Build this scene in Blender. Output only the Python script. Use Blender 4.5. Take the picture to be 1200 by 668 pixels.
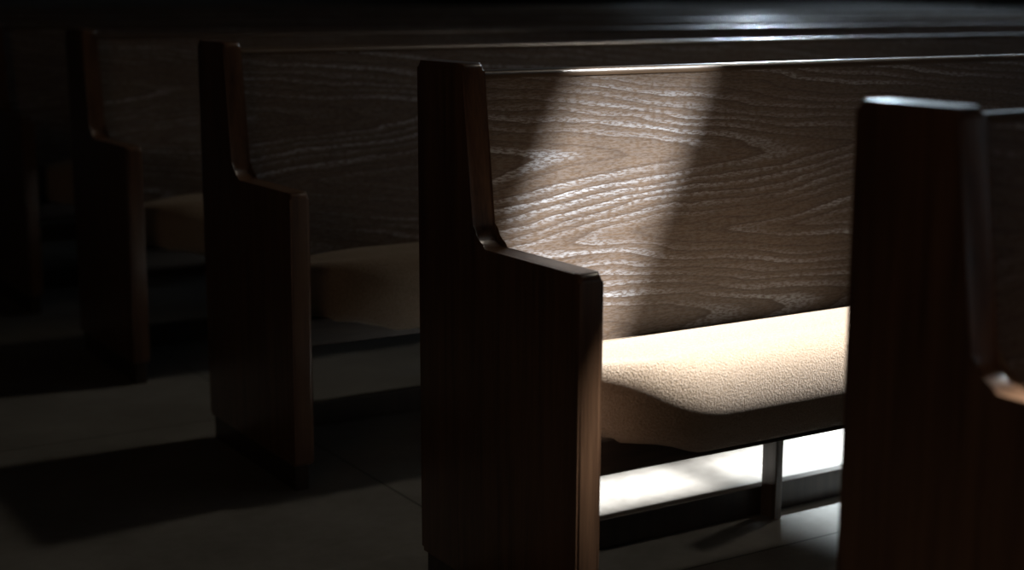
import bpy, bmesh, math
from mathutils import Vector, Matrix

# ------------------------------------------------------------ camera, light
scene = bpy.context.scene
C = scene.collection
for o in list(bpy.data.objects):
    bpy.data.objects.remove(o)

CAM = (-1.0804, -2.0026, 0.9079)
YAW, PITCH, ROLL, FPX = 0.5553, 0.1917, 0.0038, 1809.0
fw = Vector((math.sin(YAW)*math.cos(PITCH), math.cos(YAW)*math.cos(PITCH), -math.sin(PITCH)))
rt = Vector((math.cos(YAW), -math.sin(YAW), 0))
up = rt.cross(fw)
r2 = rt*math.cos(ROLL) + up*math.sin(ROLL)
u2 = -rt*math.sin(ROLL) + up*math.cos(ROLL)
cam_data = bpy.data.cameras.new('camera')
cam = bpy.data.objects.new('camera', cam_data)
C.objects.link(cam)
m = Matrix((r2, u2, -fw)).transposed().to_4x4()
m.translation = Vector(CAM)
cam.matrix_world = m
cam_data.sensor_width = 36
cam_data.lens = FPX/1200*36
cam_data.clip_start = 0.05
cam_data.dof.use_dof = True
cam_data.dof.focus_distance = 2.32
cam_data.dof.aperture_fstop = 2.8
scene.camera = cam

vs = scene.view_settings
vs.view_transform = 'Standard'
vs.look = 'None'
vs.gamma = 1
vs.exposure = 0.0
vs.use_curve_mapping = False

world = bpy.data.worlds.new('sky')
scene.world = world
world.use_nodes = True
wn = world.node_tree.nodes
wn['Background'].inputs['Color'].default_value = (0.62, 0.78, 1.0, 1)
wn['Background'].inputs['Strength'].default_value = 0.9

SUN_E = 29.0
SA, SB = 0.56, -0.18                    # sun offset per metre of height (x, y)
sd = Vector((-SA, -SB, -1.0)).normalized()
sun = bpy.data.lights.new('sun', 'SUN')
sun.energy = SUN_E
sun.angle = math.radians(0.9)
sun.color = (1.0, 0.98, 0.96)
sun_o = bpy.data.objects.new('sun', sun)
C.objects.link(sun_o)
sun_o.rotation_euler = sd.to_track_quat('-Z', 'Y').to_euler()
sun_o.location = (3, -1, 9)

WIN_EMIT = 3.5                          # bright glass of the side windows

# ------------------------------------------------------------ node helpers
def new_mat(name):
    mt = bpy.data.materials.new(name)
    mt.use_nodes = True
    return mt, mt.node_tree.nodes, mt.node_tree.links, mt.node_tree.nodes['Principled BSDF']

def M(n, l, op, a, b=None, c=None, clamp=False):
    k = n.new('ShaderNodeMath'); k.operation = op; k.use_clamp = clamp
    for i, v in enumerate((a, b, c)):
        if v is None: continue
        if isinstance(v, (int, float)): k.inputs[i].default_value = v
        else: l.new(v, k.inputs[i])
    return k.outputs[0]

def MAP(n, l, src, scale, loc=(0, 0, 0)):
    k = n.new('ShaderNodeMapping')
    k.inputs['Scale'].default_value = scale
    k.inputs['Location'].default_value = loc
    l.new(src, k.inputs['Vector'])
    return k.outputs[0]

def NOISE(n, l, src, scale, detail=4, rough=0.5):
    k = n.new('ShaderNodeTexNoise')
    k.inputs['Scale'].default_value = scale
    k.inputs['Detail'].default_value = detail
    k.inputs['Roughness'].default_value = rough
    l.new(src, k.inputs['Vector'])
    return k.outputs['Fac']

def RAMP(n, l, src, stops):
    k = n.new('ShaderNodeValToRGB')
    e = k.color_ramp.elements
    while len(e) > 1: e.remove(e[-1])
    e[0].position, e[0].color = stops[0][0], tuple(stops[0][1])+(1,)
    for p, c in stops[1:]:
        x = e.new(p); x.color = tuple(c)+(1,)
    l.new(src, k.inputs['Fac'])
    return k.outputs['Color']

def MIX(n, l, fac, a, b):
    k = n.new('ShaderNodeMix'); k.data_type = 'RGBA'
    if isinstance(fac, (int, float)): k.inputs[0].default_value = fac
    else: l.new(fac, k.inputs[0])
    for i, v in ((6, a), (7, b)):
        if isinstance(v, tuple): k.inputs[i].default_value = v+(1,)
        else: l.new(v, k.inputs[i])
    return k.outputs[2]

# plain-sawn oak board: cathedral arches pointing along +X
def board_material():
    mt, n, l, b = new_mat('oak_board')
    tc = n.new('ShaderNodeTexCoord'); oi = n.new('ShaderNodeObjectInfo')
    sx = n.new('ShaderNodeSeparateXYZ'); l.new(tc.outputs['Object'], sx.inputs[0])
    lo = n.new('ShaderNodeSeparateXYZ'); l.new(oi.outputs['Location'], lo.inputs[0])
    shift = M(n, l, 'MULTIPLY', lo.outputs['Y'], 1.37)
    x = M(n, l, 'ADD', sx.outputs['X'], shift)
    z = sx.outputs['Z']
    cb = n.new('ShaderNodeCombineXYZ'); l.new(x, cb.inputs[0]); l.new(shift, cb.inputs[1]); l.new(z, cb.inputs[2])
    P = cb.outputs[0]
    n1 = NOISE(n, l, MAP(n, l, P, (1.3, 1, 5)), 1.6, 3, .5)
    n2 = NOISE(n, l, MAP(n, l, P, (2.2, 1, 14), (4, 2, 1)), 2.0, 3, .55)
    dz = M(n, l, 'MULTIPLY_ADD', n1, 0.07, -0.035)
    zz = M(n, l, 'ADD', z, dz)
    za = M(n, l, 'ABSOLUTE', M(n, l, 'SUBTRACT', zz, 0.652))
    zb = M(n, l, 'ABSOLUTE', M(n, l, 'SUBTRACT', zz, 0.395))
    smin = n.new('ShaderNodeMath'); smin.operation = 'SMOOTH_MIN'
    l.new(za, smin.inputs[0]); l.new(zb, smin.inputs[1]); smin.inputs[2].default_value = 0.03
    da = smin.outputs[0]
    hyp = M(n, l, 'SQRT', M(n, l, 'ADD', M(n, l, 'MULTIPLY', da, da), 0.00045))
    f = M(n, l, 'MULTIPLY_ADD', hyp, 74.0, M(n, l, 'MULTIPLY', x, 6.4))
    f = M(n, l, 'MULTIPLY_ADD', n2, 1.0, f)
    fr = M(n, l, 'FRACT', f)
    # early-wood band: sharp start, slow fade
    band = RAMP(n, l, fr, [(0, (0,)*3), (.05, (1,)*3), (.34, (.85,)*3), (.62, (.10,)*3), (1, (.02,)*3)])
    streak = NOISE(n, l, MAP(n, l, P, (95, 1, 430)), 1.0, 2, .6)
    streak_s = RAMP(n, l, streak, [(.43, (0,)*3), (.56, (1,)*3)])
    fine = NOISE(n, l, MAP(n, l, P, (16, 1, 300), (3, 0, 0)), 1.0, 3, .65)
    patchy = RAMP(n, l, NOISE(n, l, MAP(n, l, P, (3, 1, 16), (7, 3, 2)), 1.0, 2, .5), [(.35, (.25,)*3), (.62, (1,)*3)])
    wnz = n.new('ShaderNodeTexWhiteNoise'); wnz.noise_dimensions = '1D'
    l.new(M(n, l, 'FLOOR', f), wnz.inputs['W'])
    ring = RAMP(n, l, wnz.outputs['Value'], [(.1, (.22,)*3), (.9, (1.1,)*3)])
    band = M(n, l, 'MULTIPLY', M(n, l, 'MULTIPLY', band, patchy), ring)
    pores = M(n, l, 'MULTIPLY', band, M(n, l, 'MULTIPLY_ADD', streak_s, .85, .15))
    bg = M(n, l, 'MULTIPLY', streak_s, .14)
    pores = M(n, l, 'MAXIMUM', pores, bg)
    base = MIX(n, l, fine, (0.042, 0.025, 0.015), (0.205, 0.144, 0.096))
    col = MIX(n, l, pores, base, (0.44, 0.46, 0.50))  # open grain, with its bluish glints put into the colour
    edge = RAMP(n, l, fr, [(0, (1,)*3), (.05, (0,)*3), (.80, (0,)*3), (1, (1,)*3)])
    col = MIX(n, l, M(n, l, 'MULTIPLY', edge, .40), col, (0.045, 0.028, 0.02))
    l.new(col, b.inputs['Base Color'])
    l.new(M(n, l, 'MULTIPLY_ADD', pores, -.12, .42), b.inputs['Roughness'])
    b.inputs['Specular IOR Level'].default_value = .55
    bp = n.new('ShaderNodeBump'); bp.inputs['Strength'].default_value = .16; bp.inputs['Distance'].default_value = .001
    l.new(M(n, l, 'SUBTRACT', fine, M(n, l, 'MULTIPLY', pores, 1.2)), bp.inputs['Height'])
    l.new(bp.outputs[0], b.inputs['Normal'])
    return mt

# upright grain of the end panels and trim
def upright_material(name, dark, light, scale=(55, 55, 2.2), rough=.30):
    mt, n, l, b = new_mat(name)
    b.inputs['Coat Weight'].default_value = .35; b.inputs['Coat Roughness'].default_value = .22
    tc = n.new('ShaderNodeTexCoord'); oi = n.new('ShaderNodeObjectInfo')
    ad = n.new('ShaderNodeVectorMath'); ad.operation = 'ADD'
    l.new(tc.outputs['Object'], ad.inputs[0]); l.new(oi.outputs['Location'], ad.inputs[1])
    g = NOISE(n, l, MAP(n, l, ad.outputs[0], scale), 1.0, 4, .6)
    g2 = NOISE(n, l, MAP(n, l, ad.outputs[0], (scale[0]*6, scale[1]*6, scale[2]*5)), 1.0, 2, .6)
    gg = M(n, l, 'MULTIPLY_ADD', g2, .35, M(n, l, 'MULTIPLY', g, .75))
    col = RAMP(n, l, gg, [(.36, dark), (.66, light)])
    l.new(col, b.inputs['Base Color'])
    b.inputs['Roughness'].default_value = rough
    bp = n.new('ShaderNodeBump'); bp.inputs['Strength'].default_value = .15; bp.inputs['Distance'].default_value = .001
    l.new(gg, bp.inputs['Height']); l.new(bp.outputs[0], b.inputs['Normal'])
    return mt

def fabric_material():
    mt, n, l, b = new_mat('tan_wool')
    tc = n.new('ShaderNodeTexCoord')
    P = tc.outputs['Object']
    a = NOISE(n, l, P, 330, 3, .6)
    c = NOISE(n, l, P, 900, 2, .6)
    h = M(n, l, 'MULTIPLY_ADD', c, .4, a)
    col = RAMP(n, l, h, [(.45, (.18, .126, .078)), (.95, (.275, .222, .168))])
    l.new(col, b.inputs['Base Color'])
    b.inputs['Roughness'].default_value = .95
    b.inputs['Specular IOR Level'].default_value = .1
    b.inputs['Sheen Weight'].default_value = .25
    b.inputs['Sheen Roughness'].default_value = .5
    bp = n.new('ShaderNodeBump'); bp.inputs['Strength'].default_value = 1.0; bp.inputs['Distance'].default_value = .0032
    l.new(h, bp.inputs['Height']); l.new(bp.outputs[0], b.inputs['Normal'])
    return mt

def floor_material():
    mt, n, l, b = new_mat('grey_stone_floor')
    tc = n.new('ShaderNodeTexCoord'); P = tc.outputs['Object']
    a = NOISE(n, l, P, 5, 6, .62)
    c = NOISE(n, l, P, 34, 5, .7)
    h = M(n, l, 'MULTIPLY_ADD', c, .45, M(n, l, 'MULTIPLY', a, .6))
    col = RAMP(n, l, h, [(.34, (.115, .11, .10)), (.68, (.235, .23, .215))])
    sx = n.new('ShaderNodeSeparateXYZ'); l.new(P, sx.inputs[0])
    def joint(v, off, per):
        q = M(n, l, 'FRACT', M(n, l, 'DIVIDE', M(n, l, 'SUBTRACT', v, off - per/2), per))
        return M(n, l, 'LESS_THAN', M(n, l, 'ABSOLUTE', M(n, l, 'SUBTRACT', q, .5)), .0022/per)
    j = M(n, l, 'MAXIMUM', joint(sx.outputs['X'], .162, 1.2), joint(sx.outputs['Y'], 1.02, 1.2))
    col = MIX(n, l, j, col, (.03, .028, .025))
    l.new(col, b.inputs['Base Color'])
    l.new(M(n, l, 'MULTIPLY_ADD', c, .25, .30), b.inputs['Roughness'])
    bp = n.new('ShaderNodeBump'); bp.inputs['Strength'].default_value = .15; bp.inputs['Distance'].default_value = .002
    l.new(M(n, l, 'SUBTRACT', h, j), bp.inputs['Height']); l.new(bp.outputs[0], b.inputs['Normal'])
    return mt

def plaster_material(name, c1, c2):
    mt, n, l, b = new_mat(name)
    tc = n.new('ShaderNodeTexCoord')
    a = NOISE(n, l, tc.outputs['Object'], 2.5, 6, .6)
    l.new(RAMP(n, l, a, [(.3, c1), (.7, c2)]), b.inputs['Base Color'])
    b.inputs['Roughness'].default_value = .85
    return mt

def glass_material(name='bright_window_glass', c1=(.50, .68, .86), c2=(.78, .90, 1.0), e=1.0):
    mt, n, l, b = new_mat(name)
    tc = n.new('ShaderNodeTexCoord')
    a = NOISE(n, l, tc.outputs['Object'], 1.4, 3, .5)
    l.new(RAMP(n, l, a, [(.3, c1), (.7, c2)]), b.inputs['Emission Color'])
    b.inputs['Emission Strength'].default_value = WIN_EMIT*e
    b.inputs['Base Color'].default_value = (.3, .4, .5, 1)
    return mt

BOARD = board_material()
ENDWOOD = upright_material('dark_oak_end', (.045, .022, .012), (.13, .070, .038))
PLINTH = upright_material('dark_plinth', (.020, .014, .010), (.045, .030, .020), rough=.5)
SEATWOOD = upright_material('seat_board_wood', (.018, .013, .010), (.045, .032, .022), scale=(2.2, 50, 50), rough=.45)
POST = upright_material('support_post_wood', (.07, .05, .035), (.16, .12, .09), rough=.35)
RAIL = upright_material('polished_rail', (.05, .032, .02), (.12, .08, .05), scale=(2.2, 50, 50), rough=.30)
FABRIC = fabric_material()
FLOOR = floor_material()
WALL = plaster_material('dark_panelling', (.03, .022, .016), (.05, .036, .027))
CEIL = plaster_material('dark_ceiling', (.03, .026, .022), (.045, .04, .034))
FRAME = upright_material('window_frame_wood', (.03, .02, .014), (.07, .045, .03))
GLASS = glass_material()
PALE = glass_material('pale_window_glass', (.72, .70, .64), (1.0, .95, .86), .7)
DIM = glass_material('dim_window_glass', (.55, .62, .72), (.8, .86, .9), .15)
AMBER_FILL = glass_material('amber_fill_glow', (.80, .50, .28), (1.0, .68, .42), .22)

# ------------------------------------------------------------ mesh helpers
def link(name, bm, mat, parent=None, smooth=None):
    me = bpy.data.meshes.new(name)
    bmesh.ops.recalc_face_normals(bm, faces=bm.faces)
    bm.to_mesh(me); bm.free()
    me.materials.append(mat)
    o = bpy.data.objects.new(name, me)
    C.objects.link(o)
    if parent: o.parent = parent
    if smooth is not None:
        for f in me.polygons: f.use_smooth = True
        me.set_sharp_from_angle(angle=math.radians(smooth))
    return o

def add_box(bm, lo, hi):
    v = [bm.verts.new((x, y, z)) for x in (lo[0], hi[0]) for y in (lo[1], hi[1]) for z in (lo[2], hi[2])]
    for q in ((0, 1, 3, 2), (4, 6, 7, 5), (0, 4, 5, 1), (2, 3, 7, 6), (0, 2, 6, 4), (1, 5, 7, 3)):
        bm.faces.new([v[i] for i in q])

def box(lo, hi, bevel=0):
    bm = bmesh.new(); add_box(bm, lo, hi)
    if bevel:
        bmesh.ops.bevel(bm, geom=list(bm.edges), offset=bevel, segments=3, profile=.5, affect='EDGES')
    return bm

def extrude_x(profile, x0, x1, bevel=0, segs=3):
    """closed YZ profile extruded along X, the two rims rounded"""
    bm = bmesh.new()
    a = [bm.verts.new((x0, y, z)) for y, z in profile]
    b = [bm.verts.new((x1, y, z)) for y, z in profile]
    n = len(profile)
    bm.faces.new(a); bm.faces.new(b[::-1])
    for i in range(n):
        bm.faces.new((a[i], b[i], b[(i+1) % n], a[(i+1) % n]))
    if bevel:
        rim = [e for e in bm.edges if abs(e.verts[0].co.x - e.verts[1].co.x) < 1e-6]
        bmesh.ops.bevel(bm, geom=rim, offset=bevel, segments=segs, profile=.5, affect='EDGES', clamp_overlap=True)
    return bm

def fillet(points, seg=6):
    """points: (y, z, radius) polygon corners -> rounded outline"""
    out = []
    n = len(points)
    for i in range(n):
        p = Vector(points[i][:2]); r = points[i][2]
        if r == 0: out.append(tuple(p)); continue
        a = (Vector(points[i-1][:2]) - p).normalized()
        b = (Vector(points[(i+1) % n][:2]) - p).normalized()
        ang = a.angle(b)
        t = r/math.tan(ang/2)
        c = p + (a+b).normalized()*(r/math.sin(ang/2))
        s = p + a*t; e = p + b*t
        va, vb = s-c, e-c
        th = math.atan2(va.x*vb.y - va.y*vb.x, va.dot(vb))
        for k in range(seg+1):
            q = th*k/seg
            out.append((c.x + va.x*math.cos(q) - va.y*math.sin(q), c.y + va.x*math.sin(q) + va.y*math.cos(q)))
    return out

def structure(name, bm, mat, parent=None):
    o = link(name, bm, mat, parent)
    if not parent: o['kind'] = 'structure'
    return o

# ------------------------------------------------------------ the room
X0, X1, Y0, Y1, H = -4.0, 9.5, -9.0, 16.0, 5.0
structure('floor', box((X0-.2, Y0-.2, -.1), (X1+.2, Y1+.2, 0)), FLOOR)
structure('wall_back', box((X0, Y1, 0), (X1, Y1+.2, H)), WALL)
structure('wall_front', box((X0, Y0-.2, 0), (X1, Y0, H)), WALL)

def wall_with_openings(u0, u1, v0, v1, holes, make):
    """grid of blocks around rectangular holes"""
    us = sorted({u0, u1, *[h[0] for h in holes], *[h[1] for h in holes]})
    vs_ = sorted({v0, v1, *[h[2] for h in holes], *[h[3] for h in holes]})
    us = [u for u in us if u0 <= u <= u1]; vs_ = [v for v in vs_ if v0 <= v <= v1]
    bm = bmesh.new()
    for i in range(len(us)-1):
        for j in range(len(vs_)-1):
            cu, cv = (us[i]+us[i+1])/2, (vs_[j]+vs_[j+1])/2
            if any(h[0] < cu < h[1] and h[2] < cv < h[3] for h in holes): continue
            make(bm, us[i], us[i+1], vs_[j], vs_[j+1])
    bmesh.ops.remove_doubles(bm, verts=bm.verts, dist=1e-5)
    return bm

# right wall with tall windows (y0, y1, z0, z1)
WINS = [(-8.4, -6.4, 1.0, 3.6), (-0.6, 0.9, 3.0, 4.7), (5.4, 8.6, 3.0, 4.1), (9.0, 12.2, 3.0, 4.1)]
structure('wall_right', wall_with_openings(Y0-.2, Y1+.2, 0, H, WINS,
          lambda bm, a, b, c, d: add_box(bm, (X1, a, c), (X1+.2, b, d))), WALL)
for i, (a, b, c, d) in enumerate(WINS):
    w = structure('window_%d' % (i+1), box((X1+.10, a, c), (X1+.12, b, d)), [DIM, PALE, GLASS, GLASS][i])
    bm = bmesh.new()
    for k in range(4):
        y = a + (b-a)*k/3
        add_box(bm, (X1+.05, y-.02, c), (X1+.10, y+.02, d))
    for z in (c, (c+d)/2, d):
        add_box(bm, (X1+.055, a, z-.02), (X1+.095, b, z+.02))
    structure('window_frame', bm, FRAME, w)

# left wall with one added amber window, a fill for the dark end panels
LW = (-5.6, -2.6, 1.0, 3.2)
structure('wall_left', wall_with_openings(Y0-.2, Y1+.2, 0, H, [LW],
          lambda bm, a, b, c, d: add_box(bm, (X0-.2, a, c), (X0, b, d))), WALL)
w = structure('window_5', box((X0-.12, LW[0], LW[2]), (X0-.10, LW[1], LW[3])), AMBER_FILL)
bm = bmesh.new()
for k in range(4):
    y = LW[0] + (LW[1]-LW[0])*k/3
    add_box(bm, (X0-.10, y-.02, LW[2]), (X0-.05, y+.02, LW[3]))
for z in (LW[2], (LW[2]+LW[3])/2, LW[3]):
    add_box(bm, (X0-.095, LW[0], z-.02), (X0-.055, LW[1], z+.02))
structure('window_frame', bm, FRAME, w)

# added openings shaped to cast the sun patches, given where their light crosses the height z = 0.4
def roof(xp0, xp1, yp0, yp1):
    t = H - .4
    return (xp0 + SA*t, xp1 + SA*t, yp0 + SB*t, yp1 + SB*t)
HOLES = [roof(0.03, .29, -.45, -.004), roof(.29, .76, -.45, -.19),
         roof(.60, .92, .045, .20), roof(.96, 1.60, .045, .20), roof(-.16, .03, -1.38, -1.075)]
structure('ceiling', wall_with_openings(X0-.2, X1+.2, Y0-.2, Y1+.2, HOLES,
          lambda bm, a, b, c, d: add_box(bm, (a, c, H), (b, d, H+.02))), CEIL)

# ------------------------------------------------------------ the pews
LENGTH = 8.20
T = .037
END = fillet([(0.0, .050, .006), (0.004, .801, .010), (-.126, .801, .012), (-.160, .548, .034),
              (-.423, .5495, .012), (-.421, .050, .006)])

def make_back():
    # front face leans back: from the seat up to a rounded cap
    prof = fillet([(-.112, .30, .004), (-.039, .773, 0), (-.0625, .775, 0), (-.134, .30, .004)])
    return extrude_x(prof, T, LENGTH-T)

def make_cap():
    prof = fillet([(-.0385, .773, 0), (-.035, .7865, .007), (-.0612, .7868, .013), (-.0630, .775, 0)], 8)
    return extrude_x(prof, T, LENGTH-T)

def rrect(x0, x1, y0, y1, rf, rb, seg=10):
    """plan outline: front corners rf, rear corners rb"""
    pts = []
    for cx, cy, r, a0 in ((x1-rb, y1-rb, rb, 0), (x0+rb, y1-rb, rb, 90), (x0+rf, y0+rf, rf, 180), (x1-rf, y0+rf, rf, 270)):
        for k in range(seg+1):
            a = math.radians(a0 + 90*k/seg)
            pts.append((cx + r*math.cos(a), cy + r*math.sin(a)))
    return pts

def make_cushion():
    x0, x1, y0, y1 = T+.004, LENGTH-T-.004, -.432, -.118
    bm = bmesh.new()
    rings = []
    prof = []
    for k in range(7):                                  # tucked lower edge
        a = math.radians(-78 + 78*k/6)
        prof.append((.048*(1-math.cos(a)), .347 + .050*math.sin(a), 0))
    for k in range(1, 13):                              # full round shoulder
        a = math.radians(90*k/12)
        prof.append((.074*(1-math.cos(a))**1.1, .347 + .076*math.sin(a), k/12))
    # rear corners square, front corners cut back in a wide curve
    base = [Vector(p) for p in rrect(x0, x1, y0, y1, .19, .04, 14)]
    def resample(pts, n):
        L = [0]
        for i in range(len(pts)):
            L.append(L[-1] + (pts[(i+1) % len(pts)] - pts[i]).length)
        out = []; j = 0
        for k in range(n):
            s = L[-1]*k/n
            while L[j+1] < s: j += 1
            t = (s - L[j])/max(L[j+1]-L[j], 1e-9)
            out.append(pts[j % len(pts)].lerp(pts[(j+1) % len(pts)], t))
        return out
    N = 760
    rs = resample(base, N)
    nrm = []
    for i in range(N):
        t = (rs[(i+2) % N] - rs[i-2]).normalized()
        nrm.append(Vector((-t.y, t.x)))                  # inward (outline runs counter-clockwise)
    def sm(v): v = min(max(v, 0), 1); return v*v*(3-2*v)
    loops = []
    for ins, h, w in prof:
        vs2 = []
        for p, q in zip(rs, nrm):
            edge = min(p.x - x0, x1 - p.x)
            corner = 1 - sm((edge-.08)/.12)              # tight shoulder at the ends
            back = sm((p.y - (y1-.09))/.06)
            e = ins*(1 - .55*corner)*(1 - .6*back)
            x, y = p.x + q.x*e, p.y + q.y*e
            slope = max((y - y0)/(y1 - y0), 0)
            zz = h - w*.054*slope**1.3 - .006*w*corner
            sag = .026*sm((edge-.09)/.10)
            if w == 0: zz -= sag*(1 if p.y < -.25 else .3)*(1 - (h-.297)/.050)**2
            vs2.append(bm.verts.new((x, y, zz)))
        loops.append(vs2)
    for a, b in zip(loops, loops[1:]):
        for i in range(len(a)):
            bm.faces.new((a[i], a[(i+1) % len(a)], b[(i+1) % len(b)], b[i]))
    # crowned top: shrink the last ring towards the middle line in steps
    last = loops[-1]
    ym = (y0+y1)/2
    prev = last
    for k in range(1, 7):
        f = 1 - k/7
        cur = []
        for v in last:
            xm = min(max(v.co.x, x0+.16), x1-.16)
            x = xm + (v.co.x-xm)*f; y = ym + (v.co.y-ym)*f
            slope = max((y - y0)/(y1 - y0), 0)
            crown = .014*(1-f*f)
            edge = min(v.co.x - x0, x1 - v.co.x)
            zz = .423 - .054*slope**1.3 + crown - .006*(1 - sm((edge-.08)/.12))*f
            cur.append(bm.verts.new((x, y, zz)))
        for i in range(len(cur)):
            bm.faces.new((prev[i], prev[(i+1) % len(cur)], cur[(i+1) % len(cur)], cur[i]))
        prev = cur
    bm.faces.new(prev)
    bm.faces.new(loops[0][::-1])
    bmesh.ops.remove_doubles(bm, verts=bm.verts, dist=1e-5)
    return bm

def make_pew():
    root = bpy.data.objects.new('pew', None); C.objects.link(root)
    root.empty_display_size = .2
    for x in (0, LENGTH-T):
        e = link('end_panel', extrude_x(END, x, x+T, .006, 4), ENDWOOD, root, 50)
        link('plinth', box((x+.005, -.408, 0), (x+T-.005, -.008, .0505), .002), PLINTH, e)
    link('backrest', make_back(), BOARD, root, 50)
    link('top_rail', make_cap(), RAIL, root, 50)
    prof = fillet([(-.118, .288, .002), (-.118, .310, .002), (-.365, .306, .004), (-.365, .254, .004)])
    link('seat_board', extrude_x(prof, T, LENGTH-T), SEATWOOD, root, 50)
    link('seat_cushion', make_cushion(), FABRIC, root, 60)
    for x in (.650, 1.86, 3.05, 4.24, 5.43, 6.62):
        link('support_post', box((x, -.078, 0), (x+.016, -.0405, .300), .002), POST, root)
    link('shadow_band_strip', box((T, -.040, 0), (LENGTH-T, -.020, .051), .002), PLINTH, root)  # added dark strip standing in for the shadow band on the floor
    return root

def copy_tree(o, parent=None):
    c = o.copy(); C.objects.link(c)
    if parent: c.parent = parent
    for ch in list(o.children): copy_tree(ch, c)
    return c

LABELS = {
    -1: 'blurred dark oak pew in the foreground, its end panel cut off at right',
    0: 'dark oak pew lit by sunbeam on backrest and tan cushion',
    1: 'shadowed dark oak pew directly behind the sunlit pew',
    2: 'very dark pew second behind the sunlit one, slim cushion glimpse at left',
    3: 'almost black pew at the left picture edge, third behind the sunlit pew',
    4: 'far pew shown only by its top edge, fourth behind the sunlit pew',
    5: 'far pew shown only by its top edge, fifth behind the sunlit pew',
    6: 'far pew shown only by its top edge, sixth behind the sunlit pew',
    7: 'farthest visible pew top at the upper edge, seventh behind the sunlit pew',
}
proto = make_pew()
for k in (0, -1, 1, 2, 3, 4, 5, 6, 7):
    p = proto if k == 0 else copy_tree(proto)
    p.location = (0, .9*k, 0)
    p['label'] = LABELS[k]; p['category'] = 'pew'; p['group'] = 'oak church pews in rows'

# ------------------------------------------------------------ added fill spotlights, unseen
def spotlight(pos, aim, watts, size_deg, soft, label='added unseen cool white fill light hanging under the dark ceiling, aimed at the sunlit pew', color=(.86, .95, 1.0)):
    root = bpy.data.objects.new('added_fill_spot', None); C.objects.link(root)
    root.location = pos
    root['label'] = label
    root['category'] = 'spotlight'
    d = (Vector(aim) - Vector(pos)).normalized()
    rot = d.to_track_quat('-Z', 'Y').to_matrix().to_4x4()
    bm = bmesh.new()                                     # open can with a thick wall
    bmesh.ops.create_cone(bm, cap_ends=False, segments=32, radius1=.062, radius2=.050, depth=.16)
    top = bmesh.ops.create_cone(bm, cap_ends=True, segments=32, radius1=.050, radius2=.034, depth=.03)['verts']
    for v in top: v.co.z += .095
    for v in bm.verts: v.co = rot @ v.co
    link('fill_spot_can', bm, PLINTH, root)
    gap = H - pos[2]
    bm = bmesh.new()
    bmesh.ops.create_cone(bm, cap_ends=True, segments=16, radius1=.008, radius2=.008, depth=gap-.08)
    for v in bm.verts: v.co.z += .08 + (gap-.08)/2
    pl = bmesh.ops.create_cone(bm, cap_ends=True, segments=24, radius1=.045, radius2=.045, depth=.02)['verts']
    for v in pl: v.co.z += gap - .01
    link('stem', bm, PLINTH, root)
    L = bpy.data.lights.new('fill_light', 'SPOT'); L.energy = watts
    L.spot_size = math.radians(size_deg); L.spot_blend = 1.0; L.shadow_soft_size = soft
    L.color = color
    lo = bpy.data.objects.new('fill_light', L); C.objects.link(lo); lo.parent = root
    lo.rotation_euler = rot.to_euler()

spotlight((3.0, 2.6, 4.65), (1.15, -.01, 0.0), 9500, 9.5, .06)  # added lamp that brightens the floor stripe under the pew
spotlight((3.6, .75, 4.65), (.10, .62, 0.3), 105, 34, .18,
          'added unseen dim warm fill light hanging under the dark ceiling, aimed at the pew behind the sunlit one', (1.0, .88, .72))  # added warm lamp for the aisle strips and the next seat
spotlight((8.0, 8.0, 3.7), (2.9, .50, .8), 2500, 27, .08,
          'added unseen bluish fill light hanging farthest from the aisle on a long stem, grazing the pew tops', (.74, .88, 1.0))  # added lamp for the bright lines along the top rails
